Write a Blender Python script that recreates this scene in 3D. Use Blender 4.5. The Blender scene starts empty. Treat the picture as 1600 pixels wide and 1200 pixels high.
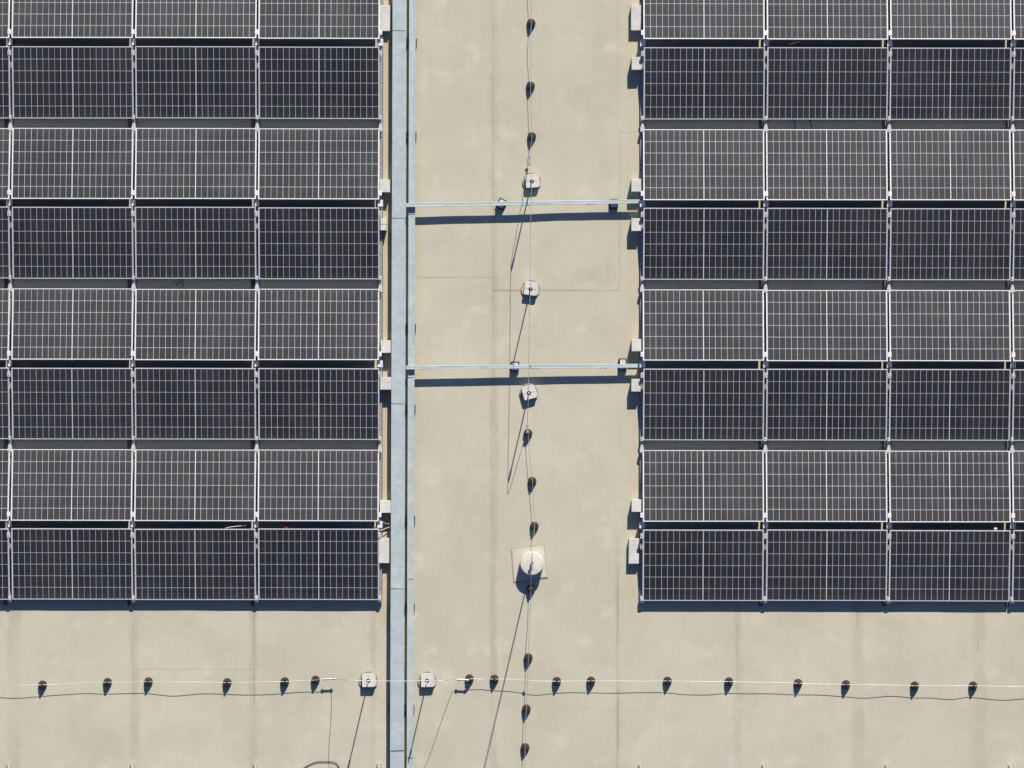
import bpy, bmesh, math, random
from mathutils import Vector, Matrix
random.seed(7)
C = bpy.context.scene
R = math.radians

# ------------------------------------------------------------------ camera, sky, sun, exposure
S = 0.0094            # metres per photo pixel at roof level
H = 80.0              # height of the drone above the roof
world = bpy.data.worlds.new("World"); C.world = world; world.use_nodes = True
wn = world.node_tree.nodes; wl = world.node_tree.links
sky = wn.new('ShaderNodeTexSky'); sky.sky_type = 'NISHITA'; sky.sun_disc = False
EL = R(36.9); AZ = math.atan(0.232)
sky.sun_elevation = EL; sky.sun_rotation = AZ
sky.air_density = 1.0; sky.dust_density = 0.3; sky.ozone_density = 3.0
bg = wn['Background']; bg.inputs['Strength'].default_value = 0.05
tint = wn.new('ShaderNodeMix'); tint.data_type = 'RGBA'; tint.blend_type = 'MULTIPLY'; tint.inputs[0].default_value = 1.0
tint.inputs[7].default_value = (0.88, 0.98, 1.22, 1)     # clear, deep-blue air
wl.new(sky.outputs[0], tint.inputs[6]); wl.new(tint.outputs[2], bg.inputs['Color'])

ld = bpy.data.lights.new('sun', 'SUN'); ld.energy = 5.0; ld.angle = R(0.5); ld.color = (1.0, 0.90, 0.765)
sun = bpy.data.objects.new('sun', ld); C.collection.objects.link(sun)
sd = Vector((math.sin(AZ)*math.cos(EL), math.cos(AZ)*math.cos(EL), math.sin(EL)))
sun.rotation_euler = (-sd).to_track_quat('-Z', 'Y').to_euler(); sun.location = sd*60

cd = bpy.data.cameras.new('camera'); cd.sensor_width = 36.0; cd.lens = 36.0*H/(1600*S)
cd.clip_start = 1.0; cd.clip_end = 3000.0
cam = bpy.data.objects.new('camera', cd); C.collection.objects.link(cam)
cam.location = (0, 0, H); cam.rotation_euler = (0, 0, 0); C.camera = cam
C.view_settings.view_transform = 'Standard'; C.view_settings.look = 'None'
C.view_settings.gamma = 1.0; C.view_settings.exposure = 0.2
try: C.view_settings.use_curve_mapping = False
except Exception: pass

# ------------------------------------------------------------------ measuring helpers
TH = 0.0016           # slight turn of the panel field against the picture
def P(px, py, z=0.0):
    k = S*(1-z/H)
    return Vector(((px-800)*k, (600-py)*k, z))
def A(u, v, z=0.0):   # the panel field's own (slightly turned) axes
    return P(u-TH*(v-600), v+TH*(u-800), z)

# ------------------------------------------------------------------ object helpers
def link(o): C.collection.objects.link(o); return o
def obj(name, bm, mat, parent=None, smooth=False):
    me = bpy.data.meshes.new(name)
    bmesh.ops.recalc_face_normals(bm, faces=bm.faces)
    bm.to_mesh(me); bm.free()
    me.materials.append(mat)
    if smooth:
        for p in me.polygons: p.use_smooth = True
        me.set_sharp_from_angle(angle=R(35))
    o = link(bpy.data.objects.new(name, me))
    if parent: o.parent = parent
    return o
def tag(o, label=None, cat=None, group=None, kind=None):
    if label: o['label'] = label
    if cat: o['category'] = cat
    if group: o['group'] = group
    if kind: o['kind'] = kind
    return o
def thing(name, label, cat, loc=(0,0,0), rz=0.0, group=None):
    o = link(bpy.data.objects.new(name, None)); o.location = loc; o.rotation_euler = (0,0,rz)
    o.empty_display_size = 0.1
    return tag(o, label, cat, group)
def copy_tree(o, parent=None):
    c = o.copy(); link(c)
    if parent: c.parent = parent
    for ch in list(o.children): copy_tree(ch, c)
    return c
def box(bm, x0, x1, y0, y1, z0, z1, bevel=0.0, seg=1, M=None):
    t = bmesh.new()
    vs = [t.verts.new((x, y, z)) for z in (z0, z1) for y in (y0, y1) for x in (x0, x1)]
    for f in ((0,2,3,1),(4,5,7,6),(0,1,5,4),(2,6,7,3),(0,4,6,2),(1,3,7,5)): t.faces.new([vs[i] for i in f])
    if bevel: bmesh.ops.bevel(t, geom=t.edges[:], offset=bevel, segments=seg, affect='EDGES', profile=0.5)
    if M: t.transform(M)
    me = bpy.data.meshes.new('t'); t.to_mesh(me); t.free(); bm.from_mesh(me); bpy.data.meshes.remove(me)
    return bm
def lathe(bm, prof, n=24, cx=0.0, cy=0.0):   # prof: list of (r, z) from bottom to top
    rings = []
    for r, z in prof:
        rings.append([bm.verts.new((cx+r*math.cos(2*math.pi*i/n), cy+r*math.sin(2*math.pi*i/n), z)) for i in range(n)])
    for a, b in zip(rings, rings[1:]):
        for i in range(n): bm.faces.new((a[i], a[(i+1)%n], b[(i+1)%n], b[i]))
    bm.faces.new(rings[0][::-1]); bm.faces.new(rings[-1])
    return bm
def prism(bm, pts, z0, z1):
    a = [bm.verts.new((x, y, z0)) for x, y in pts]; b = [bm.verts.new((x, y, z1)) for x, y in pts]
    n = len(pts); bm.faces.new(a[::-1]); bm.faces.new(b)
    for i in range(n): bm.faces.new((a[i], a[(i+1)%n], b[(i+1)%n], b[i]))
    return bm
def tube(bm, pts, r, n=8):
    pts = [Vector(p) for p in pts]; rings = []
    for i, p in enumerate(pts):
        d = (pts[min(i+1, len(pts)-1)]-pts[max(i-1, 0)]).normalized()
        up = Vector((0,0,1)) if abs(d.z) < 0.9 else Vector((1,0,0))
        a = d.cross(up).normalized(); b = d.cross(a).normalized()
        rings.append([bm.verts.new(p+a*(r*math.cos(2*math.pi*k/n))+b*(r*math.sin(2*math.pi*k/n))) for k in range(n)])
    for q, w in zip(rings, rings[1:]):
        for k in range(n): bm.faces.new((q[k], q[(k+1)%n], w[(k+1)%n], w[k]))
    bm.faces.new(rings[0][::-1]); bm.faces.new(rings[-1])
    return bm
def smooth_path(pts, sub=8):        # Catmull-Rom through the given points
    pts = [Vector(p) for p in pts]; out = []
    for i in range(len(pts)-1):
        p0 = pts[max(i-1,0)]; p1 = pts[i]; p2 = pts[i+1]; p3 = pts[min(i+2,len(pts)-1)]
        for k in range(sub):
            t = k/sub
            out.append(0.5*((2*p1)+(p2-p0)*t+(2*p0-5*p1+4*p2-p3)*t*t+(3*p1-p0-3*p2+p3)*t**3))
    out.append(pts[-1]); return out

# ------------------------------------------------------------------ material helpers
class NT:
    def __init__(s, name):
        s.m = bpy.data.materials.new(name); s.m.use_nodes = True
        s.t = s.m.node_tree; s.b = s.t.nodes['Principled BSDF']
    def n(s, typ, **kw):
        x = s.t.nodes.new(typ)
        for k, v in kw.items(): setattr(x, k, v)
        return x
    def put(s, sock, v):
        if isinstance(v, (int, float)): sock.default_value = v
        elif isinstance(v, tuple): sock.default_value = v if len(v) == 4 or sock.type == 'VECTOR' else (*v, 1)
        else: s.t.links.new(v, sock)
    def math(s, op, a, b=None, c=None, clamp=False):
        x = s.n('ShaderNodeMath', operation=op); x.use_clamp = clamp
        s.put(x.inputs[0], a)
        if b is not None: s.put(x.inputs[1], b)
        if c is not None: s.put(x.inputs[2], c)
        return x.outputs[0]
    def ss(s, v, a, b):      # smoothstep a..b
        x = s.n('ShaderNodeMapRange', interpolation_type='SMOOTHSTEP')
        s.put(x.inputs['Value'], v); s.put(x.inputs['From Min'], a); s.put(x.inputs['From Max'], b)
        return x.outputs[0]
    def mix(s, f, a, b, mode='MIX'):
        x = s.n('ShaderNodeMix', data_type='RGBA', blend_type=mode)
        s.put(x.inputs[0], f); s.put(x.inputs[6], a); s.put(x.inputs[7], b); return x.outputs[2]
    def noise(s, vec, scale, detail=4, rough=0.55, dim='3D'):
        x = s.n('ShaderNodeTexNoise', noise_dimensions=dim)
        if vec is not None: s.put(x.inputs['Vector'], vec)
        x.inputs['Scale'].default_value = scale; x.inputs['Detail'].default_value = detail; x.inputs['Roughness'].default_value = rough
        return x.outputs['Fac']
    def mapv(s, vec, scale=(1,1,1), loc=(0,0,0)):
        x = s.n('ShaderNodeMapping'); s.put(x.inputs['Vector'], vec)
        x.inputs['Scale'].default_value = scale; x.inputs['Location'].default_value = loc; return x.outputs[0]
    def co(s, which='Object'):
        return s.n('ShaderNodeTexCoord').outputs[which]
    def bump(s, h, strength=0.2, dist=0.01):
        x = s.n('ShaderNodeBump'); x.inputs['Strength'].default_value = strength; x.inputs['Distance'].default_value = dist
        s.put(x.inputs['Height'], h); s.put(s.b.inputs['Normal'], x.outputs[0])
    def done(s, col=None, rough=None, metal=None, spec=None):
        if col is not None: s.put(s.b.inputs['Base Color'], col)
        if rough is not None: s.put(s.b.inputs['Roughness'], rough)
        if metal is not None: s.put(s.b.inputs['Metallic'], metal)
        if spec is not None: s.put(s.b.inputs['Specular IOR Level'], spec)
        return s.m
def world_pos(t): return t.n('ShaderNodeNewGeometry').outputs['Position']

def mottled(name, c1, c2, scale, rough, metal=0.0, spec=0.5, bump=0.0, coords='pos', detail=5, contrast=(0.3,0.7)):
    t = NT(name); v = world_pos(t)
    f = t.ss(t.noise(v, scale, detail), *contrast)
    if bump: t.bump(t.noise(v, scale*4, 4), bump, 0.004)
    return t.done(t.mix(f, c1, c2), rough, metal, spec)

# roof membrane: beige sheet, weathered, with grimy weld seams and rain-dirt bands at the laps
def roof_mat():
    t = NT('roof_membrane'); pos = world_pos(t)
    sep = t.n('ShaderNodeSeparateXYZ'); t.put(sep.inputs[0], pos)
    X = t.math('MULTIPLY_ADD', sep.outputs[0], 1/S, 800); Y = t.math('MULTIPLY_ADD', sep.outputs[1], -1/S, 600)
    warp = t.math('SUBTRACT', t.noise(pos, 2.2, 4, 0.6), 0.5)
    fine = t.math('SUBTRACT', t.noise(pos, 9.0, 3, 0.6), 0.5)
    Xw = t.math('ADD', X, t.math('MULTIPLY_ADD', warp, 14, t.math('MULTIPLY', fine, 8)))
    Yw = t.math('ADD', Y, t.math('MULTIPLY_ADD', warp, 6, t.math('MULTIPLY', fine, 5)))
    patch = t.ss(t.noise(t.mapv(pos, (1,1,1), (7,3,0)), 1.3, 4, 0.6), 0.35, 0.62)
    base = t.mix(t.ss(t.noise(pos, 0.55, 4, 0.6), 0.3, 0.7), (0.490,0.475,0.388), (0.545,0.532,0.438))
    base = t.mix(t.math('MULTIPLY', t.ss(t.noise(t.mapv(pos,(1,1,1),(31,0,0)), 1.6, 6, 0.65), 0.46, 0.72), 0.75), base, (0.475,0.450,0.380))
    base = t.mix(t.math('MULTIPLY', t.ss(t.noise(t.mapv(pos,(1,1,1),(0,17,0)), 2.4, 3, 0.5), 0.54, 0.74), 0.75), base, (0.575,0.555,0.480))
    # faint broom / rain streaks along the roll direction and across it
    st = t.noise(t.mapv(pos, (9.0, 0.8, 1)), 1.0, 3, 0.6)
    base = t.mix(t.math('MULTIPLY', t.ss(st, 0.52, 0.75), 0.22), base, (0.455,0.425,0.350))
    st2 = t.noise(t.mapv(pos, (0.9, 11.0, 1)), 1.0, 3, 0.6)
    base = t.mix(t.math('MULTIPLY', t.ss(st2, 0.56, 0.78), 0.16), base, (0.46,0.435,0.37))
    # fine grain
    base = t.mix(t.math('MULTIPLY', t.ss(t.noise(pos, 60, 2, 0.7), 0.45, 0.75), 0.12), base, (0.44,0.415,0.35))
    def rng(v, a, b, soft=4): 
        return t.math('MULTIPLY', t.ss(v, a-soft, a+soft), t.math('SUBTRACT', 1, t.ss(v, b-soft, b+soft)))
    def band(xc, hw, y0, y1, amp, col):
        nonlocal base
        d = t.math('ABSOLUTE', t.math('SUBTRACT', Xw, xc))
        f = t.math('SUBTRACT', 1, t.ss(d, hw*0.35, hw))
        f = t.math('MULTIPLY', f, rng(Y, y0, y1, 10))
        f = t.math('MULTIPLY', f, t.math('MULTIPLY_ADD', patch, 0.75*amp, 0.35*amp))
        base = t.mix(f, base, col)
    def vline(xc, w, y0, y1, amp, col=(0.25,0.21,0.165)):
        nonlocal base
        d = t.math('ABSOLUTE', t.math('SUBTRACT', t.math('MULTIPLY_ADD', fine, 1.2, X), xc))
        f = t.math('MULTIPLY', t.math('SUBTRACT', 1, t.ss(d, w*0.3, w)), rng(Y, y0, y1))
        base = t.mix(t.math('MULTIPLY', f, t.math('MULTIPLY_ADD', patch, 0.6*amp, 0.4*amp)), base, col)
    def hline(yc, w, x0, x1, amp, col=(0.25,0.21,0.165)):
        nonlocal base
        d = t.math('ABSOLUTE', t.math('SUBTRACT', t.math('MULTIPLY_ADD', fine, 1.5, Y), yc))
        f = t.math('MULTIPLY', t.math('SUBTRACT', 1, t.ss(d, w*0.3, w)), rng(X, x0, x1))
        base = t.mix(t.math('MULTIPLY', f, t.math('MULTIPLY_ADD', patch, 0.5*amp, 0.5*amp)), base, col)
    br = (0.405,0.375,0.300); pk = (0.430,0.388,0.318); ye = (0.50,0.425,0.285)
    band(771, 9, -300, 1500, 0.35, br); band(773, 5, 300, 1500, 0.3, br); band(830, 55, -300, 1500, 0.08, br)
    band(22, 14, 940, 1600, 0.6, pk); band(112, 8, 940, 1600, 0.14, br); band(210, 10, 940, 1600, 0.6, pk); band(396, 8, 940, 1600, 0.6, br)
    band(583, 7, 940, 1600, 0.45, br); band(645, 16, -300, 1600, 0.3, br)
    band(965, 6, 840, 1600, 0.35, br); band(1153, 9, 940, 1600, 0.5, pk); band(1341, 14, 940, 1600, 0.55, pk); band(1531, 14, 940, 1600, 0.5, pk)
    vline(397, 1.3, 940, 1100, 0.55); vline(965, 1.6, 890, 1600, 0.55); vline(968, 1.4, 205, 452, 0.35); vline(770.5, 1.5, -300, 600, 0.33)
    vline(965, 1.2, -300, 205, 0.18); vline(1152, 1.5, 975, 1080, 0.4); vline(1339.5, 1.6, 955, 985, 0.5); vline(1528, 1.6, 1000, 1018, 0.5)
    vline(208.5, 1.2, 945, 1100, 0.3); vline(768, 1.2, 600, 1200, 0.25)
    hline(433.5, 1.6, 652, 770, 0.5); hline(454, 1.7, 770, 968, 0.65); hline(1046, 1.4, 208, 400, 0.25); hline(207, 1.4, 966, 1000, 0.35)
    hline(334, 1.2, 770, 968, 0.2); hline(120, 1.2, 650, 770, 0.15)
    # grime pooled inside the lap corner
    d2 = t.math('MULTIPLY', rng(Xw, 900, 966, 22), rng(Yw, 420, 451, 16))
    base = t.mix(t.math('MULTIPLY', d2, t.math('MULTIPLY_ADD', patch, 0.4, 0.15)), base, br)
    # yellow-tinted strips beside the panel fields and the narrow channel
    for xc, hw, am in ((601, 9, 0.8), (990, 13, 0.28), (652, 9, 0.25)):
        d = t.math('ABSOLUTE', t.math('SUBTRACT', Xw, xc)); f = t.math('SUBTRACT', 1, t.ss(d, hw*0.4, hw))
        f = t.math('MULTIPLY', f, t.math('SUBTRACT', 1, t.ss(Y, 945, 985)))
        base = t.mix(t.math('MULTIPLY', f, am), base, ye)
    # pale discs where something stood before
    for (x, y, r, am) in ((88,1032,7,.5),(194,1032,6,.4),(573,32,0,0),(712,355,8,.3),(945,810,5,.45),(645,960,9,.5),(955,75,10,.35),(738,1018,9,.35),(920,790,10,.3),(655,870,8,.4),(540,970,9,.3)):
        if not r: continue
        vx = t.math('SUBTRACT', Xw, x); vy = t.math('SUBTRACT', Yw, y)
        dd = t.math('SQRT', t.math('ADD', t.math('MULTIPLY', vx, vx), t.math('MULTIPLY', vy, vy)))
        base = t.mix(t.math('MULTIPLY', t.math('SUBTRACT', 1, t.ss(dd, r*0.7, r*1.1)), am), base, (0.59,0.57,0.50))
    # scattered specks
    vor = t.n('ShaderNodeTexVoronoi'); t.put(vor.inputs['Vector'], pos); vor.inputs['Scale'].default_value = 2.3
    sp = t.math('MULTIPLY', t.math('LESS_THAN', vor.outputs['Distance'], 0.022), t.ss(t.noise(pos, 1.1, 2), 0.5, 0.55))
    base = t.mix(t.math('MULTIPLY', sp, 0.5), base, (0.2,0.17,0.13))
    # scuffs and dragged-foot marks, short and sparse
    for sc, am in (((3.0, 26, 1), 0.20), ((24, 2.6, 1), 0.14)):
        sf = t.math('MULTIPLY', t.ss(t.noise(t.mapv(pos, sc, (5, 9, 0)), 1.0, 2, 0.5), 0.68, 0.76), t.ss(t.noise(pos, 0.9, 3), 0.5, 0.62))
        base = t.mix(t.math('MULTIPLY', sf, am*2), base, (0.36,0.335,0.27))
    # dried puddle rims
    pn = t.noise(t.mapv(pos, (1,1,1), (3,44,0)), 0.8, 3, 0.55)
    rim = t.math('SUBTRACT', 1, t.ss(t.math('ABSOLUTE', t.math('SUBTRACT', pn, 0.58)), 0.0, 0.04))
    base = t.mix(t.math('MULTIPLY', rim, 0.10), base, (0.40,0.375,0.30))
    hgt = t.math('ADD', t.noise(pos, 3.0, 4, 0.6), t.math('MULTIPLY', t.noise(pos, 40, 3), 0.06))
    t.bump(hgt, 0.12, 0.02)
    return t.done(base, 0.85, 0.0, 0.25)

def cells_mat(W, L):
    t = NT('solar_cells'); co = t.co('Object'); sep = t.n('ShaderNodeSeparateXYZ'); t.put(sep.inputs[0], co)
    rnd = t.n('ShaderNodeObjectInfo').outputs['Random']
    CW = W-0.034; CL = L-0.019
    u = t.math('MULTIPLY_ADD', sep.outputs[0], 20/CW, 10.0); v = t.math('MULTIPLY_ADD', sep.outputs[1], 6/CL, 3.0)
    iu = t.math('FLOOR', u); iv = t.math('FLOOR', v)
    cmb = t.n('ShaderNodeCombineXYZ'); t.put(cmb.inputs[0], iu); t.put(cmb.inputs[1], iv); t.put(cmb.inputs[2], t.math('MULTIPLY', rnd, 977.0))
    wn_ = t.n('ShaderNodeTexWhiteNoise', noise_dimensions='3D'); t.put(wn_.inputs['Vector'], cmb.outputs[0])
    sc = t.n('ShaderNodeSeparateColor'); t.put(sc.inputs[0], wn_.outputs['Color'])
    # runs of neighbouring cells from the same batch share a tint
    clus = t.noise(t.mapv(cmb.outputs[0], (0.35, 0.5, 1)), 1.0, 2)
    tint = t.ss(t.math('MULTIPLY_ADD', clus, 0.7, t.math('MULTIPLY', sc.outputs[0], 0.45)), 0.30, 0.84)
    col = t.mix(tint, (0.0130,0.0165,0.030), (0.0215,0.0207,0.0205))
    col = t.mix(t.math('MULTIPLY', sc.outputs[1], 0.5), col, (0.010,0.012,0.017))
    tc = t.co('Object')
    # soiling: thin dust film, thicker in a ragged strip along the low edge, plus a few droppings
    wp = world_pos(t)
    dust = t.ss(t.noise(t.mapv(wp, (1,1,1)), 1.6, 5, 0.65), 0.35, 0.75)
    fine = t.noise(wp, 16, 3, 0.6)
    col = t.mix(t.math('MULTIPLY', dust, 0.03), col, (0.36,0.34,0.32))
    col = t.mix(t.math('MULTIPLY', rnd, 0.018), col, (0.36,0.35,0.34))
    edge = t.ss(t.math('MULTIPLY_ADD', fine, 0.10, sep.outputs[1]), L/2-0.10, L/2+0.05)
    col = t.mix(t.math('MULTIPLY', edge, 0.035), col, (0.42,0.39,0.34))
    vb = t.n('ShaderNodeTexVoronoi'); t.put(vb.inputs['Vector'], t.mapv(wp, (1,1,0.2))); vb.inputs['Scale'].default_value = 1.15
    vc = t.n('ShaderNodeSeparateColor'); t.put(vc.inputs[0], vb.outputs['Color'])
    drop = t.math('MULTIPLY', t.math('LESS_THAN', t.math('MULTIPLY_ADD', fine, 0.022, vb.outputs['Distance']), 0.028), t.math('GREATER_THAN', vc.outputs[0], 0.72))
    # thin bus bars running along the cells
    fb = t.math('FRACT', t.math('MULTIPLY', v, 9)); bb = t.math('LESS_THAN', t.math('ABSOLUTE', t.math('SUBTRACT', fb, 0.5)), 0.045)
    col = t.mix(t.math('MULTIPLY', bb, 0.25), col, (0.30,0.31,0.33))
    # white backsheet showing between cells
    fu = t.math('ABSOLUTE', t.math('SUBTRACT', t.math('FRACT', t.math('ADD', u, 0.5)), 0.5))
    fv = t.math('ABSOLUTE', t.math('SUBTRACT', t.math('FRACT', t.math('ADD', v, 0.5)), 0.5))
    # every line is a hair different in width (ribbon and foil show through)
    cl2 = t.n('ShaderNodeTexWhiteNoise', noise_dimensions='2D'); cc = t.n('ShaderNodeCombineXYZ')
    t.put(cc.inputs[0], t.math('FLOOR', t.math('ADD', u, 0.5))); t.put(cc.inputs[1], t.math('MULTIPLY', rnd, 311.0)); t.put(cl2.inputs['Vector'], cc.outputs[0])
    wu = t.math('MULTIPLY_ADD', cl2.outputs['Value'], 0.014, 0.022)
    lu = t.math('LESS_THAN', fu, wu); lv = t.math('LESS_THAN', fv, 0.0165)
    mid = t.math('LESS_THAN', t.math('ABSOLUTE', t.math('SUBTRACT', u, 10.0)), 0.072)
    out = t.math('MAXIMUM', t.math('GREATER_THAN', t.math('ABSOLUTE', t.math('SUBTRACT', u, 10.0)), 10.0), t.math('GREATER_THAN', t.math('ABSOLUTE', t.math('SUBTRACT', v, 3.0)), 3.0))
    line = t.math('MAXIMUM', t.math('MAXIMUM', lu, lv), t.math('MAXIMUM', mid, out))
    col = t.mix(line, col, t.mix(t.math('MAXIMUM', mid, out), (0.50,0.51,0.56), (0.60,0.61,0.65)))
    col = t.mix(t.math('MULTIPLY', drop, 0.7), col, (0.55,0.54,0.50))
    m = t.done(col, t.math('MULTIPLY_ADD', dust, 0.07, t.math('MULTIPLY_ADD', rnd, 0.05, 0.40)), 0.0, 0.56)
    t.b.inputs['IOR'].default_value = 1.45
    t.b.inputs['Specular Tint'].default_value = (0.87, 0.93, 1.0, 1)      # bluish anti-reflective coating
    return m

M = {}
M['roof'] = roof_mat()
M['alu'] = mottled('anodised_aluminium', (0.76,0.78,0.81), (0.84,0.86,0.89), 14, 0.42, 0.35)
M['rail'] = mottled('rail_aluminium', (0.50,0.51,0.57), (0.62,0.63,0.68), 20, 0.38, 0.55)
M['post'] = mottled('post_aluminium', (0.70,0.73,0.80), (0.80,0.83,0.90), 24, 0.5, 0.1)
M['clamp'] = mottled('clamp_aluminium', (0.70,0.71,0.74), (0.82,0.83,0.85), 30, 0.35, 0.3)
M['back'] = mottled('dark_backing', (0.03,0.03,0.032), (0.04,0.04,0.04), 8, 0.6)
def galv():
    t = NT('galvanised_sheet'); v = world_pos(t)
    f = t.ss(t.noise(v, 5, 6, 0.7), 0.35, 0.68)
    col = t.mix(f, (0.430,0.522,0.550), (0.548,0.636,0.660))
    vo = t.n('ShaderNodeTexVoronoi'); t.put(vo.inputs['Vector'], v); vo.inputs['Scale'].default_value = 30
    sc = t.n('ShaderNodeSeparateColor'); t.put(sc.inputs[0], vo.outputs['Color'])
    col = t.mix(t.math('MULTIPLY', sc.outputs[0], 0.42), col, (0.38,0.48,0.52))
    cr = t.ss(t.math('ABSOLUTE', t.math('SUBTRACT', t.noise(v, 8, 5, 0.7), 0.52)), 0.0, 0.02)   # water-run edges
    col = t.mix(t.math('MULTIPLY', t.math('SUBTRACT', 1, cr), 0.16), col, (0.33,0.43,0.47))
    t.bump(t.noise(v, 3, 3), 0.15, 0.01)
    return t.done(col, 0.5, 0.15, 0.4)
M['galv'] = galv()
M['concrete'] = mottled('pale_concrete', (0.545,0.56,0.54), (0.65,0.665,0.65), 7, 0.9, 0, 0.2, 0.15)
M['base_white'] = mottled('white_concrete', (0.60,0.59,0.53), (0.68,0.67,0.61), 9, 0.85, 0, 0.2, 0.12)
M['tray_grey'] = mottled('pale_plastic', (0.36,0.35,0.30), (0.44,0.43,0.38), 12, 0.7, 0, 0.3)
M['black'] = mottled('black_plastic', (0.022,0.021,0.020), (0.045,0.042,0.038), 25, 0.55, 0, 0.35, 0.1)
M['cap'] = mottled('weathered_plastic', (0.055,0.052,0.046), (0.085,0.080,0.070), 25, 0.65, 0, 0.3, 0.1)
M['rubber'] = mottled('black_rubber', (0.018,0.018,0.019), (0.04,0.038,0.036), 18, 0.8, 0, 0.2)
M['wire'] = mottled('aluminium_wire', (0.52,0.52,0.51), (0.60,0.60,0.58), 6, 0.52, 0.65)
M['pad'] = mottled('membrane_patch', (0.525,0.515,0.435), (0.57,0.56,0.475), 3, 0.85, 0, 0.25, 0.1)
M['bead'] = mottled('grimy_weld', (0.36,0.34,0.28), (0.47,0.45,0.37), 9, 0.9, 0, 0.2)
M['mast'] = mottled('dull_steel', (0.36,0.36,0.36), (0.46,0.46,0.45), 6, 0.55, 0.6)
M['shade_grey'] = mottled('painted_shade', (0.10,0.10,0.10), (0.17,0.165,0.155), 9, 0.9, 0, 0.2)  # dark tone standing in for the shade beside the brackets
M['hole'] = mottled('dark_hole', (0.008,0.008,0.008), (0.012,0.012,0.012), 10, 0.8, 0, 0.1)
M['cable_black'] = mottled('black_cable', (0.016,0.016,0.017), (0.03,0.03,0.03), 20, 0.5)
M['cable_grey'] = mottled('grey_cable', (0.30,0.30,0.30), (0.40,0.39,0.38), 20, 0.5)
M['cable_white'] = mottled('white_cable', (0.65,0.65,0.63), (0.75,0.75,0.73), 20, 0.5)
M['cable_red'] = mottled('red_cable', (0.45,0.02,0.03), (0.55,0.04,0.04), 20, 0.5)
M['strap'] = mottled('pale_strap', (0.70,0.69,0.58), (0.80,0.79,0.70), 20, 0.5)
M['ground'] = mottled('gravel_ground', (0.16,0.15,0.13), (0.24,0.22,0.19), 0.3, 0.95, 0, 0.2)
M['wall'] = mottled('wall_panel', (0.42,0.43,0.44), (0.50,0.51,0.52), 0.8, 0.7, 0, 0.3)

# ------------------------------------------------------------------ ground and roof
bm = bmesh.new(); box(bm, -900, 900, -900, 900, -9.6, -9.0)
tag(obj('ground', bm, M['ground']), kind='structure')
from mathutils import noise as mnoise
def sag(x, y):        # the loose membrane lies a few millimetres uneven
    n = mnoise.noise(Vector((x*0.9, y*0.9, 3.1)))+0.6*mnoise.noise(Vector((x*2.1, y*2.1, 8.4)))
    return -0.008+0.0075*max(-1.0, min(1.0, n))
bm = bmesh.new(); nx, ny = 208, 176; RX, RY = 26.0, 22.0
vg = [[bm.verts.new((-RX+2*RX*i/nx, -RY+2*RY*j/ny, sag(-RX+2*RX*i/nx, -RY+2*RY*j/ny))) for i in range(nx+1)] for j in range(ny+1)]
for j in range(ny):
    for i in range(nx): bm.faces.new((vg[j][i], vg[j][i+1], vg[j+1][i+1], vg[j+1][i]))
rim = [vg[0][i] for i in range(nx)]+[vg[j][nx] for j in range(ny)]+[vg[ny][i] for i in range(nx, 0, -1)]+[vg[j][0] for j in range(ny, 0, -1)]
low = [bm.verts.new((v.co.x, v.co.y, -0.35)) for v in rim]
for k in range(len(rim)):
    m_ = (k+1) % len(rim); bm.faces.new((rim[m_], rim[k], low[k], low[m_]))
bm.faces.new(low[::-1])
tag(obj('roof', bm, M['roof'], None, True), kind='structure')
bm = bmesh.new(); box(bm, -25.8, 25.8, -21.8, 21.8, -8.99, -0.351)
tag(obj('building', bm, M['wall']), kind='structure')

# ------------------------------------------------------------------ solar panels
ZH = 0.306; TILT = R(10)
D = 251.37*S*(1-ZH/H)                 # ridge to ridge
GR = 13.3*S; GV = 15.6*S
LP = (D-GR-GV)/2                      # plan depth of one panel
PL = LP/math.cos(TILT)
PITCH = 192.8*S*(1-0.2/H); GAP = 0.035; PW = PITCH-GAP
ZL = ZH-PL*math.sin(TILT)
DEP = 0.038; LIP = 0.0088
cells = cells_mat(PW, PL)

def frame_bm():
    bm = bmesh.new(); w, l = PW/2, PL/2
    box(bm, -w, w, l-LIP, l, -DEP, 0.0); box(bm, -w, w, -l, -l+LIP, -DEP, 0.0)
    box(bm, -w, -w+LIP, -l+LIP, l-LIP, -DEP, 0.0); box(bm, w-LIP, w, -l+LIP, l-LIP, -DEP, 0.0)
    return bm
def make_panel():
    root = thing('solar_panel', 'x', 'solar panel', group='solar panels on the roof')
    obj('frame', frame_bm(), M['alu'], root)
    bm = bmesh.new(); w, l = PW/2-LIP-0.0003, PL/2-LIP-0.0003
    box(bm, -w, w, -l, l, -0.008, -0.0025)
    g = obj('glass', bm, cells, root)
    bm = bmesh.new(); box(bm, -w, w, -l, l, -0.0115, -0.0085); obj('bounce_blocker', bm, M['back'], root)  # dark plate added under the module to cut light bouncing into the valleys
    bm = bmesh.new(); box(bm, -0.35, 0.35, 0.30, 0.36, -0.028, -0.012)
    obj('junction_box', bm, M['back'], root)
    return root

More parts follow.
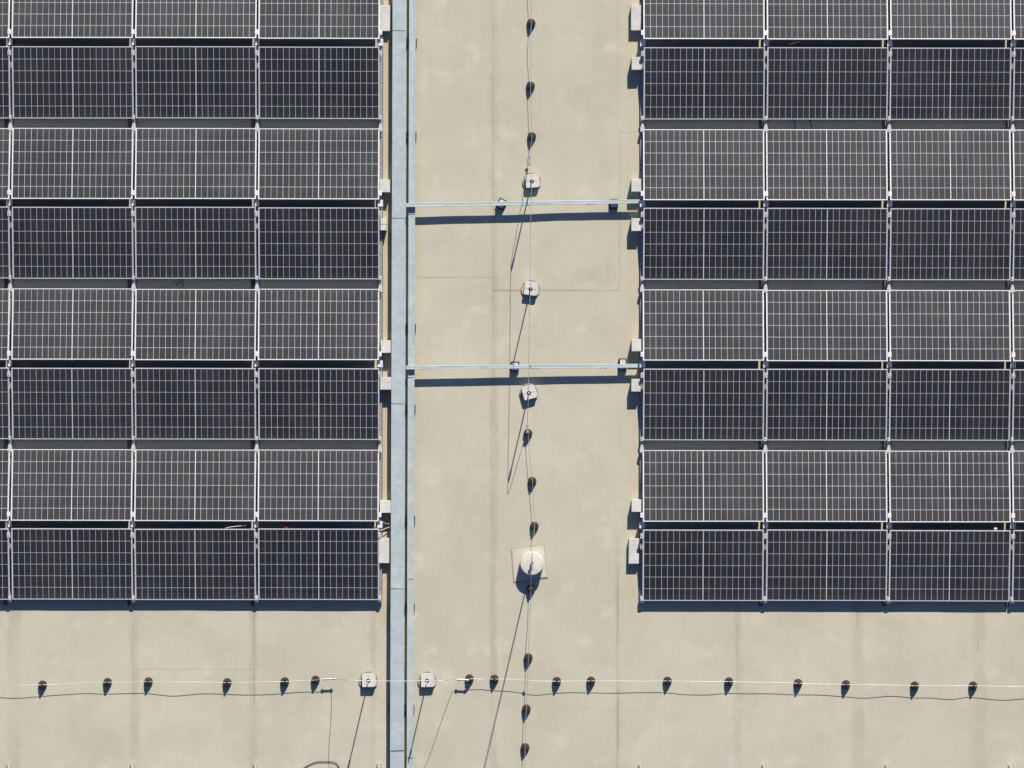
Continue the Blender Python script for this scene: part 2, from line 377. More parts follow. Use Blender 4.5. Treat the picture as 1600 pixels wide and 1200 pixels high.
ridge_v = [66.95+251.37*k for k in range(4)]
def ridge_y(u, k): return A(u, ridge_v[k], ZH)
colsL = [-177.2+0, 15.6, 208.4, 401.2, 594.0]      # gap centres of the left field
colsR = [1003.2, 1196.0, 1388.8, 1581.6, 1774.4]
row_name = ['cut-off top row', 'second row', 'third row', 'fourth row', 'fifth row', 'sixth row', 'seventh row', 'bottom row']
col_nameL = ['left field, sliver at picture edge', 'left field, first full column', 'left field, second full column', 'left field, column beside walkway']
col_nameR = ['right field, column beside walkway', 'right field, second column', 'right field, third column', 'right field, sliver at picture edge']
proto = make_panel(); first = True
for side, cols, cn in (('L', colsL, col_nameL), ('R', colsR, col_nameR)):
    for ci in range(4):
        uc = (cols[ci]+cols[ci+1])/2
        for k in range(4):
            rc = ridge_y(uc, k)
            for bright in (True, False):
                o = proto if first else copy_tree(proto); first = False
                off = GR/2+LP/2
                zc = (ZH+ZL)/2
                jz = random.uniform(-0.004, 0.004)
                o.location = (rc.x+random.uniform(-.003,.003), rc.y+(off if bright else -off)+random.uniform(-.004,.004), zc+random.uniform(-.002,.002))
                o.rotation_euler = (-TILT+jz, random.uniform(-0.002,0.002), -TH+random.uniform(-.0012,.0012)+(0 if bright else math.pi))
                row = 2*k+(0 if bright else 1)
                o['label'] = ('light grey' if bright else 'dark')+' tilted panel in the '+row_name[row]+', '+cn[ci]

# ------------------------------------------------------------------ mounting rails
def rail_parts(root, y_top, y_bot, ridges, valleys, ends, outer, y0):
    """root at (x, y0); y positions are relative to y0"""
    bm = bmesh.new()
    hw = 0.029
    box(bm, -hw, hw, y_bot, y_top, 0.004, 0.034)
    box(bm, -hw, -hw+0.010, y_bot, y_top, 0.034, 0.052)
    box(bm, hw-0.010, hw, y_bot, y_top, 0.034, 0.052)
    box(bm, -0.006, 0.006, y_bot, y_top, 0.034, 0.046)
    obj('base_rail', bm, M['rail'], root)
    bm = bmesh.new(); box(bm, -0.034, 0.034, y_bot+0.05, y_top, 0.0005, 0.004)
    obj('protection_mat', bm, M['rubber'], root)
    for k, y in enumerate(ridges):
        bm = bmesh.new()
        box(bm, -0.040, 0.040, y-0.040, y+0.058, ZH-0.102, ZH-0.096, 0.001)
        for sx in (-0.037, 0.032): box(bm, sx, sx+0.005, y-0.040, y+0.058, ZH-0.096, ZH-0.084)
        box(bm, -0.022, 0.022, y-0.012, y+0.012, 0.052, ZH-0.102)
        Mx = Matrix.Translation((0, y, ZH-0.0519))
        prism_pts = [(-0.016,0.03),(0,0.012),(0.016,0.03),(0.016,0.018),(0,0.0),(-0.016,0.018)]
        prism(bm, [(a, b+y) for a, b in prism_pts], ZH-0.0958, ZH-0.090)
        box(bm, -0.012, 0.012, y-0.038, y-0.022, ZH-0.0958, ZH-0.090)
        obj('ridge_post', bm, M['post'], root)
        for sgn in (1, -1):                          # clamps holding the high edges
            bm = bmesh.new(); yc = y+sgn*(GR/2+0.092); zc = ZH-(0.092)*math.tan(TILT)
            Mr = Matrix.Translation((0, yc, zc)) @ Matrix.Rotation(-sgn*TILT, 4, 'X')
            box(bm, -0.026, 0.026, -0.036, 0.036, 0.001, 0.0055, 0.001, M=Mr)
            box(bm, -0.013, 0.013, -0.034, 0.034, -0.07, 0.001, M=Mr)
            box(bm, -0.0065, 0.0065, -0.0065, 0.0065, 0.0055, 0.011, 0.001, M=Mr)
            obj('clamp', bm, M['clamp'], root)
    for y in valleys:
        bm = bmesh.new()
        box(bm, -0.019, 0.019, y-0.10, y+0.10, 0.052, 0.074, 0.002)
        box(bm, -0.015, 0.015, y-0.012, y+0.012, 0.074, 0.088)
        obj('valley_bracket', bm, M['rail'], root)
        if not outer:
            bm = bmesh.new(); box(bm, -0.095, -0.0345, y-0.13, y+0.085, 0.0007, 0.005); obj('shade_sheet', bm, M['shade_grey'], root)  # added dark sheet: paints the corner shade and dims stray sun streaks
        for sgn in (1, -1):
            bm = bmesh.new(); yc = y+sgn*(GV/2)
            zt = ZL
            box(bm, -0.018, 0.018, yc-0.012 if sgn > 0 else yc-0.045, yc+0.045 if sgn > 0 else yc+0.012, zt-0.006, zt+0.009, 0.002)
            box(bm, -0.012, 0.012, yc-0.008, yc+0.008, 0.074, zt-0.006)
            if sgn < 0:                              # wedge foot on the sunny side of the valley
                prism(bm, [(-0.014, yc+0.075), (0.014, yc+0.075), (0.034, yc-0.005), (0.032, yc-0.03), (-0.032, yc-0.03), (-0.034, yc-0.005)], zt-0.001, zt+0.0115)
            box(bm, -0.006, 0.006, yc+sgn*0.022-0.006, yc+sgn*0.022+0.006, zt+0.0117, zt+0.017)
            obj('clamp', bm, M['clamp'], root)
    for y in ends:
        bm = bmesh.new()
        box(bm, -0.026, 0.026, y-0.03, y+0.07, 0.0525, ZL-0.008, 0.002)
        box(bm, -0.018, -0.006, y-0.052, y+0.0, 0.07, 0.085); box(bm, 0.006, 0.018, y-0.052, y+0.0, 0.07, 0.085)
        obj('end_bracket', bm, M['rail'], root)
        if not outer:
            bm = bmesh.new(); box(bm, -0.090, -0.0345, y-0.085, y+0.12, 0.0007, 0.005); obj('shade_sheet', bm, M['shade_grey'], root)  # added dark sheet for the shade by the end bracket, swallows sun streaks
        bm = bmesh.new(); box(bm, -0.018, 0.018, y-0.004, y+0.055, ZL-0.006, ZL+0.010, 0.002)
        box(bm, -0.006, 0.006, y+0.02, y+0.032, ZL+0.0101, ZL+0.016)
        obj('clamp', bm, M['clamp'], root)

lineL = ['first gap from the left picture edge', 'second gap from the left picture edge', 'third gap from the left picture edge', 'open edge by the cable channel']
lineR = ['open edge by the walkway', 'first gap right of the walkway', 'second gap right of the walkway', 'gap near the right picture edge']
for cols, names, fld in ((colsL[1:], lineL, 'left'), (colsR[:4], lineR, 'right')):
    for i, u in enumerate(cols):
        outer = (fld == 'left' and i == 3) or (fld == 'right' and i == 0)
        y0 = A(u, 600, 0).y; x0 = A(u, 600, 0.1).x
        root = thing('mounting_rail', 'clamped mounting rail of the '+fld+' panel field, '+names[i], 'mounting rail', (x0, y0, 0), -TH, 'rails carrying the panel fields')
        ys = [ridge_y(u, k).y-y0 for k in range(4)]
        vs = [ys[0]+D/2] + [(ys[k]+ys[k+1])/2 for k in range(3)]
        yend = ys[3]-GR/2-LP
        rail_parts(root, ys[0]+D/2+0.5, yend-0.06, ys, vs, [yend], outer, y0)
        # start of the next field, just entering at the lower picture edge
        ur = u-1.0
        p = A(ur, 1194.5, 0.1)
        r2 = thing('mounting_rail', 'rail end at lower picture edge, '+fld+' side, below '+names[i], 'mounting rail', (p.x, p.y, 0), -TH, 'rail ends at the lower picture edge')
        bm = bmesh.new(); hw = 0.029
        box(bm, -hw, hw, -1.4, 0.0, 0.004, 0.034); box(bm, -hw, -hw+0.010, -1.4, 0.0, 0.034, 0.052); box(bm, hw-0.010, hw, -1.4, 0, 0.034, 0.052)
        obj('base_rail', bm, M['rail'], r2)
        bm = bmesh.new(); box(bm, -0.018, 0.018, -0.14, -0.012, 0.0525, 0.10, 0.002); obj('end_bracket', bm, M['clamp'], r2)

# ------------------------------------------------------------------ cable channels
def channel(root, p0, p1, w, z0, z1, joints=(), body='tray_body', lid='lid', screw=True, zslope=0.0):
    """straight covered channel from p0 to p1 (world xy); joints are fractions along it"""
    d = Vector((p1[0]-p0[0], p1[1]-p0[1], 0)); L = d.length; ang = math.atan2(d.y, d.x)
    root.location = (p0[0], p0[1], 0); root.rotation_euler = (0, zslope, ang)
    bm = bmesh.new(); h = w/2-0.003
    box(bm, 0, L, -h, h, z0, z0+0.002); box(bm, 0, L, -h, -h+0.002, z0+0.002, z1-0.003); box(bm, 0, L, h-0.002, h, z0+0.002, z1-0.003)
    obj(body, bm, M['galv'], root)
    cuts = [0.0]+[j*L for j in joints]+[L]
    for i, (a, b) in enumerate(zip(cuts, cuts[1:])):
        bm = bmesh.new(); g = 0.0045
        sk = random.uniform(-0.002, 0.002)
        aa = a+(g if i else 0); bb = b-(g if i < len(cuts)-2 else 0)
        nseg = max(2, int((bb-aa)/0.35)); w2 = w/2
        up = []; prof = [(-w2, z1-0.022), (-w2, z1-0.001), (-w2+0.004, z1+0.0015), (-w2*0.25, z1), (w2*0.25, z1), (w2-0.004, z1+0.0015), (w2, z1-0.001), (w2, z1-0.022)]
        for s in range(nseg+1):
            x = aa+(bb-aa)*s/nseg; buck = random.uniform(-0.0016, 0.0016)
            tw = (0.004 if s == 0 and i else (0.0025 if s == nseg else 0))
            up.append([bm.verts.new((x+(sk*y/w2*2 if s in (0, nseg) else 0), y+sk, z+(buck if abs(y) < w2*0.5 else 0)+tw)) for y, z in prof])
        for q, r in zip(up, up[1:]):
            for k in range(len(prof)-1): bm.faces.new((q[k], r[k], r[k+1], q[k+1]))
        if screw:
            x = aa+0.12
            while x < bb-0.05:
                for sy in ((-1, 1) if random.random() < 0.6 else (1,)):
                    lathe(bm, [(0.0055, z1-0.001), (0.0055, z1+0.0035), (0.003, z1+0.005)], 8, x+random.uniform(-.02,.02), sy*(w2-0.016))
                x += 0.46
        o = obj(lid, bm, M['galv'], root)
    return L
def frac(y, ya=-40, yb=1250): return (y-ya)/(yb-ya)
t1 = thing('cable_channel', 'wide galvanised cable channel with jointed lids running down between panels and walkway', 'cable channel')
a = P(624.0,-40,.205); b = P(620.2,1250,.205)
channel(t1, (a.x,a.y), (b.x,b.y), 21.4*S, 0.060, 0.205, [frac(v) for v in (48,341,631,920,1173)])
t2 = thing('cable_channel', 'narrow galvanised cable channel beside the wide one, along the walkway edge', 'cable channel')
a = P(644.6,-40,.125); b = P(640.4,1250,.125)
channel(t2, (a.x,a.y), (b.x,b.y), 10.4*S, 0.06, 0.122, [frac(v) for v in (335,590,905)])
def cross(p0, p1, z0, z1, lab):
    t = thing('cross_channel', lab, 'cable channel', group='channels crossing the walkway')
    a = P(*p0, z1); b = P(*p1, z1); L = (b-a).length
    channel(t, (a.x,a.y), (b.x,b.y), 6.0*S, z0, z1, [0.52], screw=False, zslope=math.atan(0.028/L))
    for i in range(2):                      # couplings gripping the channel, with their bolts
        bm = bmesh.new(); x = L*(0.52 if i == 0 else 0.80)+random.uniform(-.1,.1); w = 6.0*S/2
        box(bm, x-0.06, x+0.06, -w-0.0035, -w-0.0005, z0+0.004, z1-0.008); box(bm, x-0.06, x+0.06, w+0.0005, w+0.0035, z0+0.004, z1-0.008)
        for dx in (-0.04, 0.04):
            box(bm, x+dx-0.006, x+dx+0.006, -w-0.013, -w-0.0036, z0+0.012, z0+0.024); box(bm, x+dx-0.006, x+dx+0.006, w+0.0036, w+0.013, z1-0.028, z1-0.016)
        obj('coupling', bm, M['galv'], t)
    return t
cross((634,320.3), (999,314.7), 0.148, 0.198, 'thin galvanised channel crossing the walkway below the topmost lightning rod')
cross((634,574.2), (1009,571.4), 0.145, 0.195, 'thin galvanised channel crossing the walkway above the third lightning rod')

def support(px, py, rz, lab, w=0.125, l=0.15, h=0.1):
    p = P(px, py, 0.08)
    t = thing('support_block', lab, 'support block', (p.x, p.y, 0), rz, 'black blocks under the cross channels')
    bm = bmesh.new(); pts = [(-w/2,-l/2),(w/2,-l/2),(w/2,l/2),(-w/2,l/2)]
    box(bm, -w/2, w/2, -l/2, l/2, 0.001, h*0.55, 0.008); box(bm, -w/2+0.012, w/2-0.012, -l/2+0.012, l/2-0.012, h*0.551, h, 0.006)
    obj('foot', bm, M['rubber'], t)
    bm = bmesh.new(); box(bm, -w/2+0.02, w/2-0.02, -l/2+0.02, l/2-0.018, h+0.0005, h+0.006, 0.001)
    box(bm, -0.006, 0.006, l/2-0.034, l/2-0.022, h+0.006, h+0.016)
    obj('bracket', bm, M['clamp'], t)
support(783.5, 318.5, R(-28), 'black support block, turned askew, under the upper cross channel left of the wire', h=0.09)
support(959, 318.5, R(2), 'black support block under the upper cross channel beside the right panel field', h=0.09, l=0.14)
support(804.5, 573, R(-3), 'black support block under the lower cross channel left of the third lightning rod', h=0.09)
support(973, 569.5, R(0), 'black support block under the lower cross channel beside the right panel field', h=0.09, w=0.12, l=0.18)

feet = [(67,'near the top picture edge'), (213,'level with the third row of panels'), (513,'above the lower cross channel'), (639,'below the lower cross channel'),
        (813,'level with the seventh row of panels'), (950,'at the lower end of the panel field'), (1108,'near the lower picture edge')]
fp = None
for y, w in feet:
    xr = 651.5-(y/1200)*4.4
    p = P(xr-12, y, 0)
    t = thing('channel_foot', 'black rubber foot under the narrow cable channel, '+w, 'rubber foot', (p.x, p.y, 0), 0, 'feet under the cable channels') if fp is None else copy_tree(fp)
    t.location = (p.x, p.y, 0); t['label'] = 'black rubber foot under the narrow cable channel, '+w
    if fp is None:
        bm = bmesh.new(); box(bm, -0.25, 0.113, -0.065, 0.065, 0.001, 0.045, 0.006); box(bm, -0.25, 0.09, -0.05, 0.05, 0.0451, 0.054, 0.003)
        obj('pad', bm, M['rubber'], t)
        bm = bmesh.new(); box(bm, -0.24, 0.085, -0.02, 0.02, 0.0541, 0.0545)
        obj('strip', bm, M['rubber'], t); fp = t

# ------------------------------------------------------------------ pale ballast blocks at the ends of the panel rows
def ballast(x0, x1, y0, y1, h, lab, two=False):
    a = P(x0, y1, h); b = P(x1, y0, h)
    cx, cy = (a.x+b.x)/2, (a.y+b.y)/2; w, l = b.x-a.x, b.y-a.y
    bm = bmesh.new()
    rz = random.uniform(-0.012, 0.012)
    if two:
        box(bm, -w/2, w/2, 0.001, l/2, 0.003, h, 0.004, 1); box(bm, -w/2-0.003, w/2-0.004, -l/2, -0.001, 0.003, h-0.004, 0.004, 1)
    else:
        box(bm, -w/2, w/2, -l/2, l/2, 0.003, h, 0.004, 1)
    o = obj('ballast_block', bm, M['concrete']); o.location = (cx, cy, 0); o.rotation_euler = (0,0,rz)
    tag(o, lab, 'ballast block', 'pale blocks weighting the panel rows')
hs = 0.20; hl = 0.12
for x0,x1,y0,y1,h,lab,two in (
  (593,609.5,8.5,48.5,hl,'long pale block beside the left field at the top picture edge',False),
  (593,609.5,280.5,300.5,hs,'short pale block beside the left field, just above the upper cross channel',False),
  (594.5,604.5,341.5,360,hs-.03,'narrow pale split block beside the left field, just below the upper cross channel',True),
  (595,610.5,532,551.5,hs,'short pale block beside the left field, just above the lower cross channel',False),
  (594,611.5,589,609,hs,'short pale block beside the left field, just below the lower cross channel',False),
  (593.5,610.5,782,801.5,hs,'short pale block beside the left field, above the loose cables',False),
  (592,609,840.5,880,hl,'long pale block beside the left field, below the loose cables',False),
  (986,1001.5,7.5,47.5,hl,'long pale block beside the right field at the top picture edge',False),
  (987,1002,89,109,hs,'short pale block beside the right field, second from the top picture edge',False),
  (986.5,1002,279.5,299.5,hs,'short pale block beside the right field, just above the upper cross channel',False),
  (986.5,1001.5,341,361,hs,'short pale block beside the right field, just below the upper cross channel',False),
  (987,1002,530,549,hs,'short pale block beside the right field, just above the lower cross channel',False),
  (986.5,1001,592,612,hs,'short pale block beside the right field, just below the lower cross channel',False),
  (987,1002,780.5,800,hs,'short pale block beside the right field, last short one before the bottom long block',False),
  (982.5,998.5,841,881,hl,'long pale block beside the right field, at the bottom row',False)):
    ballast(x0,x1,y0,y1,h,lab,two)

# ------------------------------------------------------------------ wire holders
WZ = 0.134
def make_holder():
    t = thing('wire_holder', 'x', 'wire holder', group='black wire holders on the roof')
    bm = bmesh.new()
    lathe(bm, [(0.060,0.001),(0.064,0.006),(0.064,0.020),(0.061,0.026),(0.045,0.075),(0.040,0.092),(0.034,0.097)], 28)
    obj('foot', bm, M['black'], t, True)
    bm = bmesh.new()
    for k in range(8):
        a = k*math.pi/4
        box(bm, 0.044, 0.058, -0.004, 0.004, 0.024, 0.052, M=Matrix.Rotation(a, 4, 'Z'))
    lathe(bm, [(0.0625,0.0262),(0.0625,0.029),(0.0575,0.0295),(0.0575,0.0262)][:2], 28)
    obj('rib_ring', bm, M['cap'], t)
    bm = bmesh.new()
    box(bm, -0.014, 0.014, -0.016, -0.007, 0.0972, 0.142, 0.002); box(bm, -0.014, 0.014, 0.007, 0.016, 0.0972, 0.142, 0.002); box(bm, -0.014, 0.014, -0.0068, 0.0068, 0.0972, 0.122)
    obj('clip', bm, M['cap'], t)
    return t
V_H = [(830,36,'under the upright wire nearest the top picture edge'), (829,134,'under the upright wire, second from the top picture edge'), (831,213,'under the upright wire, just above the topmost lightning rod'),
       (825,677,'under the upright wire, first below the third lightning rod'), (831.5,752,'under the upright wire, second below the third lightning rod'), (835,822,'under the upright wire, just above the round white base'),
       (829.5,920,'in the shadow of the round white base'), (825.5,1027.5,'under the upright wire, just above the crossing with the level wire'), (822.5,1107.5,'under the upright wire, just below the crossing with the level wire'), (820.5,1168,'under the upright wire nearest the lower picture edge')]
H_L = [(66.5,1070,'under the left level wire, nearest the left picture edge'), (168,1066,'under the left level wire, second from the left picture edge'), (232,1065,'under the left level wire, third from the left picture edge'), (355,1066.5,'under the left level wire, alone midway along it'), (445,1065,'under the left level wire, last but one before its end sleeve'), (493,1062.5,'under the left level wire, beside its end sleeve')]
H_R = [(733.5,1060.5,'under the right level wire, at its end sleeve'), (772.5,1061,'under the right level wire, left of the upright wire'), (870,1064.5,'under the right level wire, first right of the upright wire'), (923.5,1064,'under the right level wire, second right of the upright wire'), (1043,1064,'under the right level wire, third right of the upright wire'), (1139,1065,'under the right level wire, fourth right of the upright wire'), (1247,1067.5,'under the right level wire, with a pale smear at its left'), (1322,1069.5,'under the right level wire, third from the right picture edge'), (1429.5,1071.5,'under the right level wire, second from the right picture edge'), (1520.5,1071.5,'under the right level wire, nearest the right picture edge')]
hp = None
for lst, rz in ((V_H, math.pi/2), (H_L, 0), (H_R, 0)):
    for x, y, lab in lst:
        if hp is None: hp = o = make_holder()
        else: o = copy_tree(hp)
        q = P(x, y, 0.03); o.location = (q.x, q.y, 0); o.rotation_euler = (random.uniform(-.03,.03), random.uniform(-.03,.03), rz+random.uniform(-0.12, 0.12))
        o['label'] = 'black round holder '+lab

# ------------------------------------------------------------------ lightning rods on concrete bases
def rod(px, py, rz, lab, hgt=1.0):
    q = P(px, py, 0.05)
    t = thing('lightning_rod', lab, 'lightning rod', (q.x, q.y, 0), 0, 'short lightning rods on concrete feet')
    bm = bmesh.new()
    n = 32; R0 = 0.140
    lathe(bm, [(R0,0.001),(R0,0.018),(R0-0.006,0.020),(R0-0.012,0.018),(R0-0.013,0.008),(0.02,0.0075)], n)
    obj('round_tray', bm, M['tray_grey'], t, True)
    # block: a square clipped by the round form it was cast in
    bm = bmesh.new(); pts = []; h = 0.098; rr = 0.127
    for k in range(48):
        a = 2*math.pi*k/48; x, y = rr*math.cos(a), rr*math.sin(a)
        x = max(min(x, 0.108), -0.090); y = max(min(y, 0.112), -0.090); pts.append((x, y))
    clean = []
    for p_ in pts:
        if not clean or (Vector(p_)-Vector(clean[-1])).length > 0.004: clean.append(p_)
    Mz = Matrix.Rotation(rz, 4, 'Z'); pts = [tuple((Mz @ Vector((x, y, 0)))[:2]) for x, y in clean]
    prism(bm, pts, 0.009, 0.098)
    top = [e for e in bm.edges if all(v.co.z > 0.09 for v in e.verts)]
    bmesh.ops.bevel(bm, geom=top, offset=0.005, segments=2, affect='EDGES')
    obj('concrete_block', bm, M['concrete'], t)
    bm = bmesh.new(); lathe(bm, [(0.031,0.0982),(0.031,0.0995)], 20); obj('socket', bm, M['hole'], t)
    bm = bmesh.new()
    for k in range(3):
        Mk = Mz @ Matrix.Rotation(k*math.pi/2, 4, 'Z')
        box(bm, 0.034, 0.085, -0.002, 0.002, 0.0982, 0.0988, M=Mk)
    obj('score_line', bm, M['black'], t)
    bm = bmesh.new(); lathe(bm, [(0.014,0.0996),(0.014,0.125),(0.0085,0.128),(0.0085,hgt-0.14)], 12); obj('rod', bm, M['wire'], t, True)
    bm = bmesh.new(); lathe(bm, [(0.0086,hgt-0.139),(0.013,hgt-0.13),(0.013,hgt-0.035),(0.009,hgt-0.02),(0.009,hgt+0.012)], 10); obj('wire_clamp', bm, M['clamp'], t, True)
    return t
rod(831, 283.5, R(4), 'lightning rod on a pale clipped block, topmost of the walkway, above the upper cross channel')
rod(829, 451.5, R(-8), 'lightning rod on a pale clipped block between the two cross channels')
rod(826.5, 614, R(15), 'lightning rod on a pale block turned askew, just below the lower cross channel')
rod(575.5, 1063.5, R(1), 'lightning rod on a pale clipped block left of the wide cable channel', 1.035)
rod(667.5, 1063.5, R(1), 'lightning rod on a pale clipped block right of the narrow cable channel', 1.035)

# tall rod on a thick round base
bm = bmesh.new(); c = [(800,858.5),(849.5,851.5),(855,901.5),(803.5,909)]
cx, cy = sum(a for a, _ in c)/4, sum(b for _, b in c)/4
q = P(cx, cy, 0); t = thing('membrane_patch', 'pale square membrane patch under the round white base', 'roof patch', (q.x, q.y, 0))
def loc(x, y, k): return (Vector(P(cx+(x-cx)*k, cy+(y-cy)*k))-q)[:2]
prism(bm, [tuple(loc(x,y,1.045)) for x, y in c][::-1], 0.0005, 0.003); obj('weld_bead', bm, M['bead'], t)
bm = bmesh.new(); prism(bm, [tuple(loc(x,y,0.985)) for x, y in c][::-1], 0.0031, 0.008); obj('sheet', bm, M['pad'], t)
q = P(831, 880.5, 0.22); BH = 0.225
t = thing('lightning_mast', 'tall thin lightning mast on a thick round white base, standing on a square patch', 'lightning mast', (q.x, q.y, 0))
bm = bmesh.new(); lathe(bm, [(0.168,0.0085),(0.174,0.014),(0.174,0.108),(0.170,0.112),(0.174,0.116),(0.174,BH-0.016),(0.162,BH-0.001),(0.158,BH)], 56); obj('round_base', bm, M['base_white'], t, True)
bm = bmesh.new(); lathe(bm, [(0.02,BH+0.0003),(0.02,BH+0.05),(0.0085,BH+0.055),(0.0080,3.1),(0.003,3.15)], 14); obj('mast', bm, M['mast'], t, True)
bm = bmesh.new(); box(bm, -0.045, 0.03, -0.012, 0.012, BH+0.06, BH+0.085, 0.002, M=Matrix.Rotation(R(50),4,'Z')); obj('clamp', bm, M['cap'], t)

# ------------------------------------------------------------------ conductor wires
WR = 0.0038
def wire(pts, lab, r=WR, name='conductor_wire', mat='wire', sub=8, group='bare lightning conductor wires', cat='wire'):
    bm = bmesh.new(); tube(bm, smooth_path(pts, sub), r, 8)
    return tag(obj(name, bm, M[mat], None, True), lab, cat, group)
def along(lst, extra=(), zmid=0.012, vertical=False):
    out = []
    for i, (x, y) in enumerate(lst):
        out.append(P(x, y, WZ))
        if i < len(lst)-1:
            x2, y2 = lst[i+1]
            for f in ((0.5,) if math.hypot(x2-x, y2-y) < 90 else (0.33, 0.7)):
                dx = random.uniform(-1.2,1.2); 
                px, py = x+(x2-x)*f, y+(y2-y)*f
                if vertical: px += dx*0.6
                else: py += dx*0.5
                out.append(P(px, py, WZ+random.uniform(-0.015, 0.025)))
    return out
wire(along([(827.5,-60)]+[(x,y) for x,y,_ in V_H[:3]]+[(828,246)], vertical=True), 'bare wire running up the walkway from the topmost lightning rod')
wire(along([(823.5,668)]+[(x,y) for x,y,_ in V_H[3:6]], vertical=True) + [P(832,866,BH+0.02), P(831,880,BH+0.05), P(830,897,BH+0.02)] + along([(x,y) for x,y,_ in V_H[6:]]+[(819,1260)], vertical=True),
     'bare wire running down the walkway over the round white base to the lower picture edge')
wire(along([(-60,1073)]+[(x,y) for x,y,_ in H_L]+[(508,1061)]), 'bare wire along the lower left roof, ending at the sleeve left of the channels')
wire(along([(720,1062)]+[(x,y) for x,y,_ in H_R]+[(1680,1073)]), 'bare wire along the lower right roof, starting at the sleeve right of the channels')
ZT = 0.995; ZB = 1.035
wire([P(827.5,252,WZ), P(828.2,262,0.45), P(829.3,274,0.90), P(830.5,285,ZT), P(829.4,330,ZT-0.012), P(828.6,390,ZT-0.02), P(828.5,452,ZT), P(827,520,ZT-0.015), P(826,580,ZT-0.01), P(825.8,615,ZT), P(824.8,640,0.955), P(824,655,0.62), P(823.6,667,0.20), P(823.5,672,WZ)],
     'bare wire carried high over the walkway on the three short rods', sub=6)
wire([P(521,1061,WZ), P(528,1061.5,0.35), P(541,1062.5,0.96), P(549,1063,1.04), P(575.5,1063.6,ZB), P(620,1064.2,ZB+0.005), P(667.5,1063.6,ZB), P(689,1063.2,1.045), P(697,1062.8,0.97), P(706,1062.2,0.42), P(711,1062,WZ)],
     'bare wire bridging high over the cable channels on two short rods', sub=6)
def sleeve(x0, x1, y0, y1, lab, r=0.013):
    a, b = P(x0,y0,WZ+0.004), P(x1,y1,WZ+0.004); d = (b-a).normalized(); L = (b-a).length
    t = thing('wire_sleeve', lab, 'wire connector', a, math.atan2(d.y, d.x), 'connectors joining the conductor wires')
    bm = bmesh.new(); tube(bm, [(0,0,0),(L,0,0)], r, 12); obj('tube', bm, M['rail'], t, True)
    bm = bmesh.new()
    for f in (0.14, 0.86): 
        box(bm, f*L-0.014, f*L+0.014, -0.022, 0.022, -0.012, 0.010, 0.002)
        lathe(bm, [(0.007,0.0101),(0.007,0.018)], 8, f*L, 0.0)
    obj('screw_clamp', bm, M['rail'], t)
    return t
sleeve(505, 524, 1061.3, 1060.6, 'pale sleeve joining wires left of the cable channels')
sleeve(714, 733, 1061.8, 1062.6, 'pale sleeve joining wires right of the cable channels')
sleeve(827.6, 827.2, 243, 259, 'pale sleeve joining wires above the topmost lightning rod', 0.010)
sleeve(823.7, 824.6, 664, 677, 'pale sleeve joining wires below the third lightning rod', 0.010)
q = P(822.6, 1064.8, WZ)
t = thing('cross_clamp', 'small clamp where the level wire crosses the upright wire', 'wire connector', q)
bm = bmesh.new(); box(bm, -0.018, 0.018, -0.018, 0.018, -0.012, -0.002, 0.002); box(bm, -0.016, 0.016, -0.016, 0.016, 0.006, 0.013, 0.002); obj('plate', bm, M['clamp'], t)
bm = bmesh.new(); lathe(bm, [(0.005,0.0132),(0.005,0.020)], 8, 0.009, 0.009); obj('bolt', bm, M['clamp'], t)

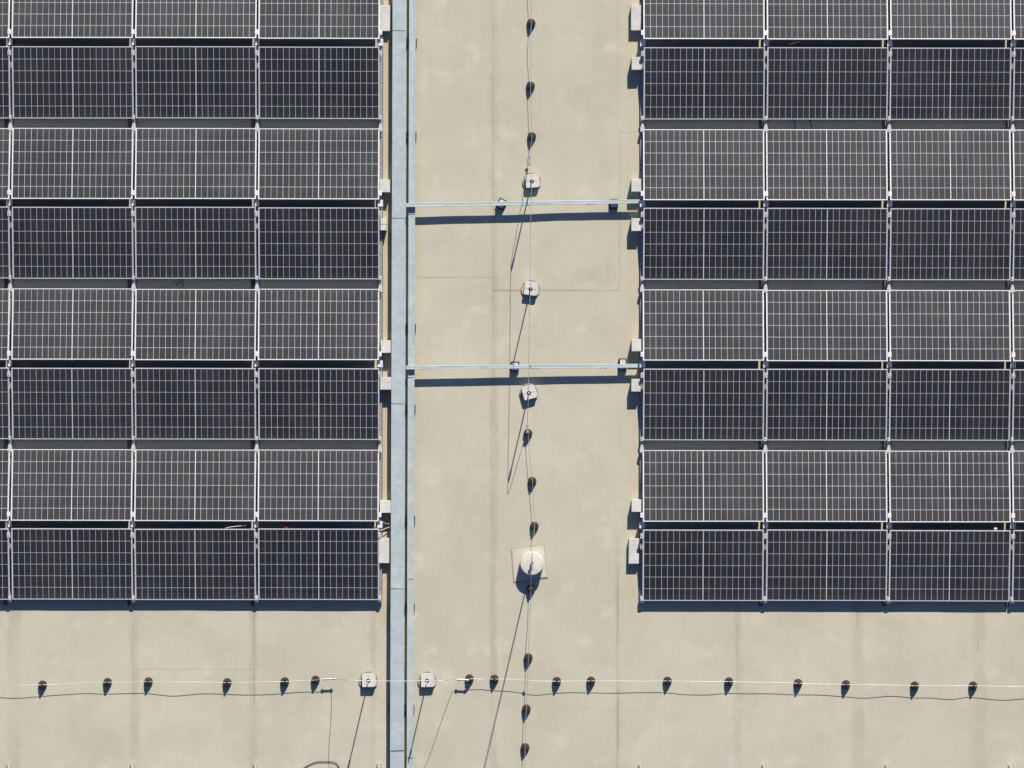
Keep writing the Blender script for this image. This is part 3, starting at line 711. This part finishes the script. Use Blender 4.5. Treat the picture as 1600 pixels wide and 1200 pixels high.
# ------------------------------------------------------------------ loose cables
cg = 'loose cables on the roof'
wire([P(590,815,.2),P(594,814,.2),P(600,817,.17),P(606,818.5,.12),P(616,818,.08)], 'grey cable curving from panel ridge into the wide channel, upper of three', 0.007, 'loose_cable', 'cable_grey', group=cg, cat='cable')
wire([P(586,824,.22),P(595,829,.21),P(602,826,.19),P(609,823.8,.13),P(615,823,.08)], 'pale cable curving from panel ridge into the wide channel, middle of three', 0.009, 'loose_cable', 'cable_grey', group=cg, cat='cable')
wire([P(588,828,.2),P(597,830.5,.17),P(604,829,.13),P(615,829,.08)], 'black cable from panel ridge into the wide channel, lowest of three', 0.012, 'loose_cable', 'cable_black', group=cg, cat='cable')
wire([P(352,825.5,.24),P(360,823.5,.255),P(372,822,.255),P(386,821,.24)], 'white cable end lying in the lowest ridge gap of the left field', 0.0045, 'loose_cable', 'cable_white', group=cg, cat='cable')
wire([P(439,820,.22),P(443,822,.24),P(448,824.5,.24),P(452,824,.22)], 'short red cable end lying in the lowest ridge gap of the left field', 0.005, 'loose_cable', 'cable_red', group=cg, cat='cable')
wire([P(1232,70,.22),P(1238,68,.24),P(1245,65.5,.25),P(1249,66,.22)], 'white cable end lying in the topmost ridge gap of the right field', 0.004, 'loose_cable', 'cable_white', group=cg, cat='cable')
wire([P(462,1206,.012),P(474,1200,.012),P(485,1194,.012),P(496,1190,.012),P(508,1189.7,.012),P(519,1190,.012),P(526,1193,.012),P(529.5,1200,.012),P(528,1212,.012)], 'thin black curve on the roof looping in at the lower picture edge', 0.0055, 'loose_cable', 'cable_black', group=cg, cat='cable')  # thin dark tube following the curved dark line on the roof
wire([P(275,446,.03),P(284,440,.03),P(287,450,.03),P(291,456,.03)], 'black cable loop lying in the middle valley of the left field', 0.006, 'loose_cable', 'cable_black', group=cg, cat='cable')
wire([P(1238,185,.05),P(1242,194,.03),P(1243,203,.05)], 'black cable crossing the upper valley of the right field, left of a pair', 0.006, 'loose_cable', 'cable_black', group=cg, cat='cable')
wire([P(1264,183,.05),P(1266,192,.03),P(1270,204,.05)], 'black cable crossing the upper valley of the right field, right of a pair', 0.007, 'loose_cable', 'cable_black', group=cg, cat='cable')
bm = bmesh.new(); lathe(bm, [(0.012,0),(0.021,0.006),(0.021,0.012),(0.012,0.018)], 10); o = obj('plug', bm, M['cable_white'], None, True)
o.location = P(1555.5, 826, .26); o.scale = (1.2, 0.8, 1); tag(o, 'small white plug lying in the lowest ridge gap of the right field', 'cable plug')
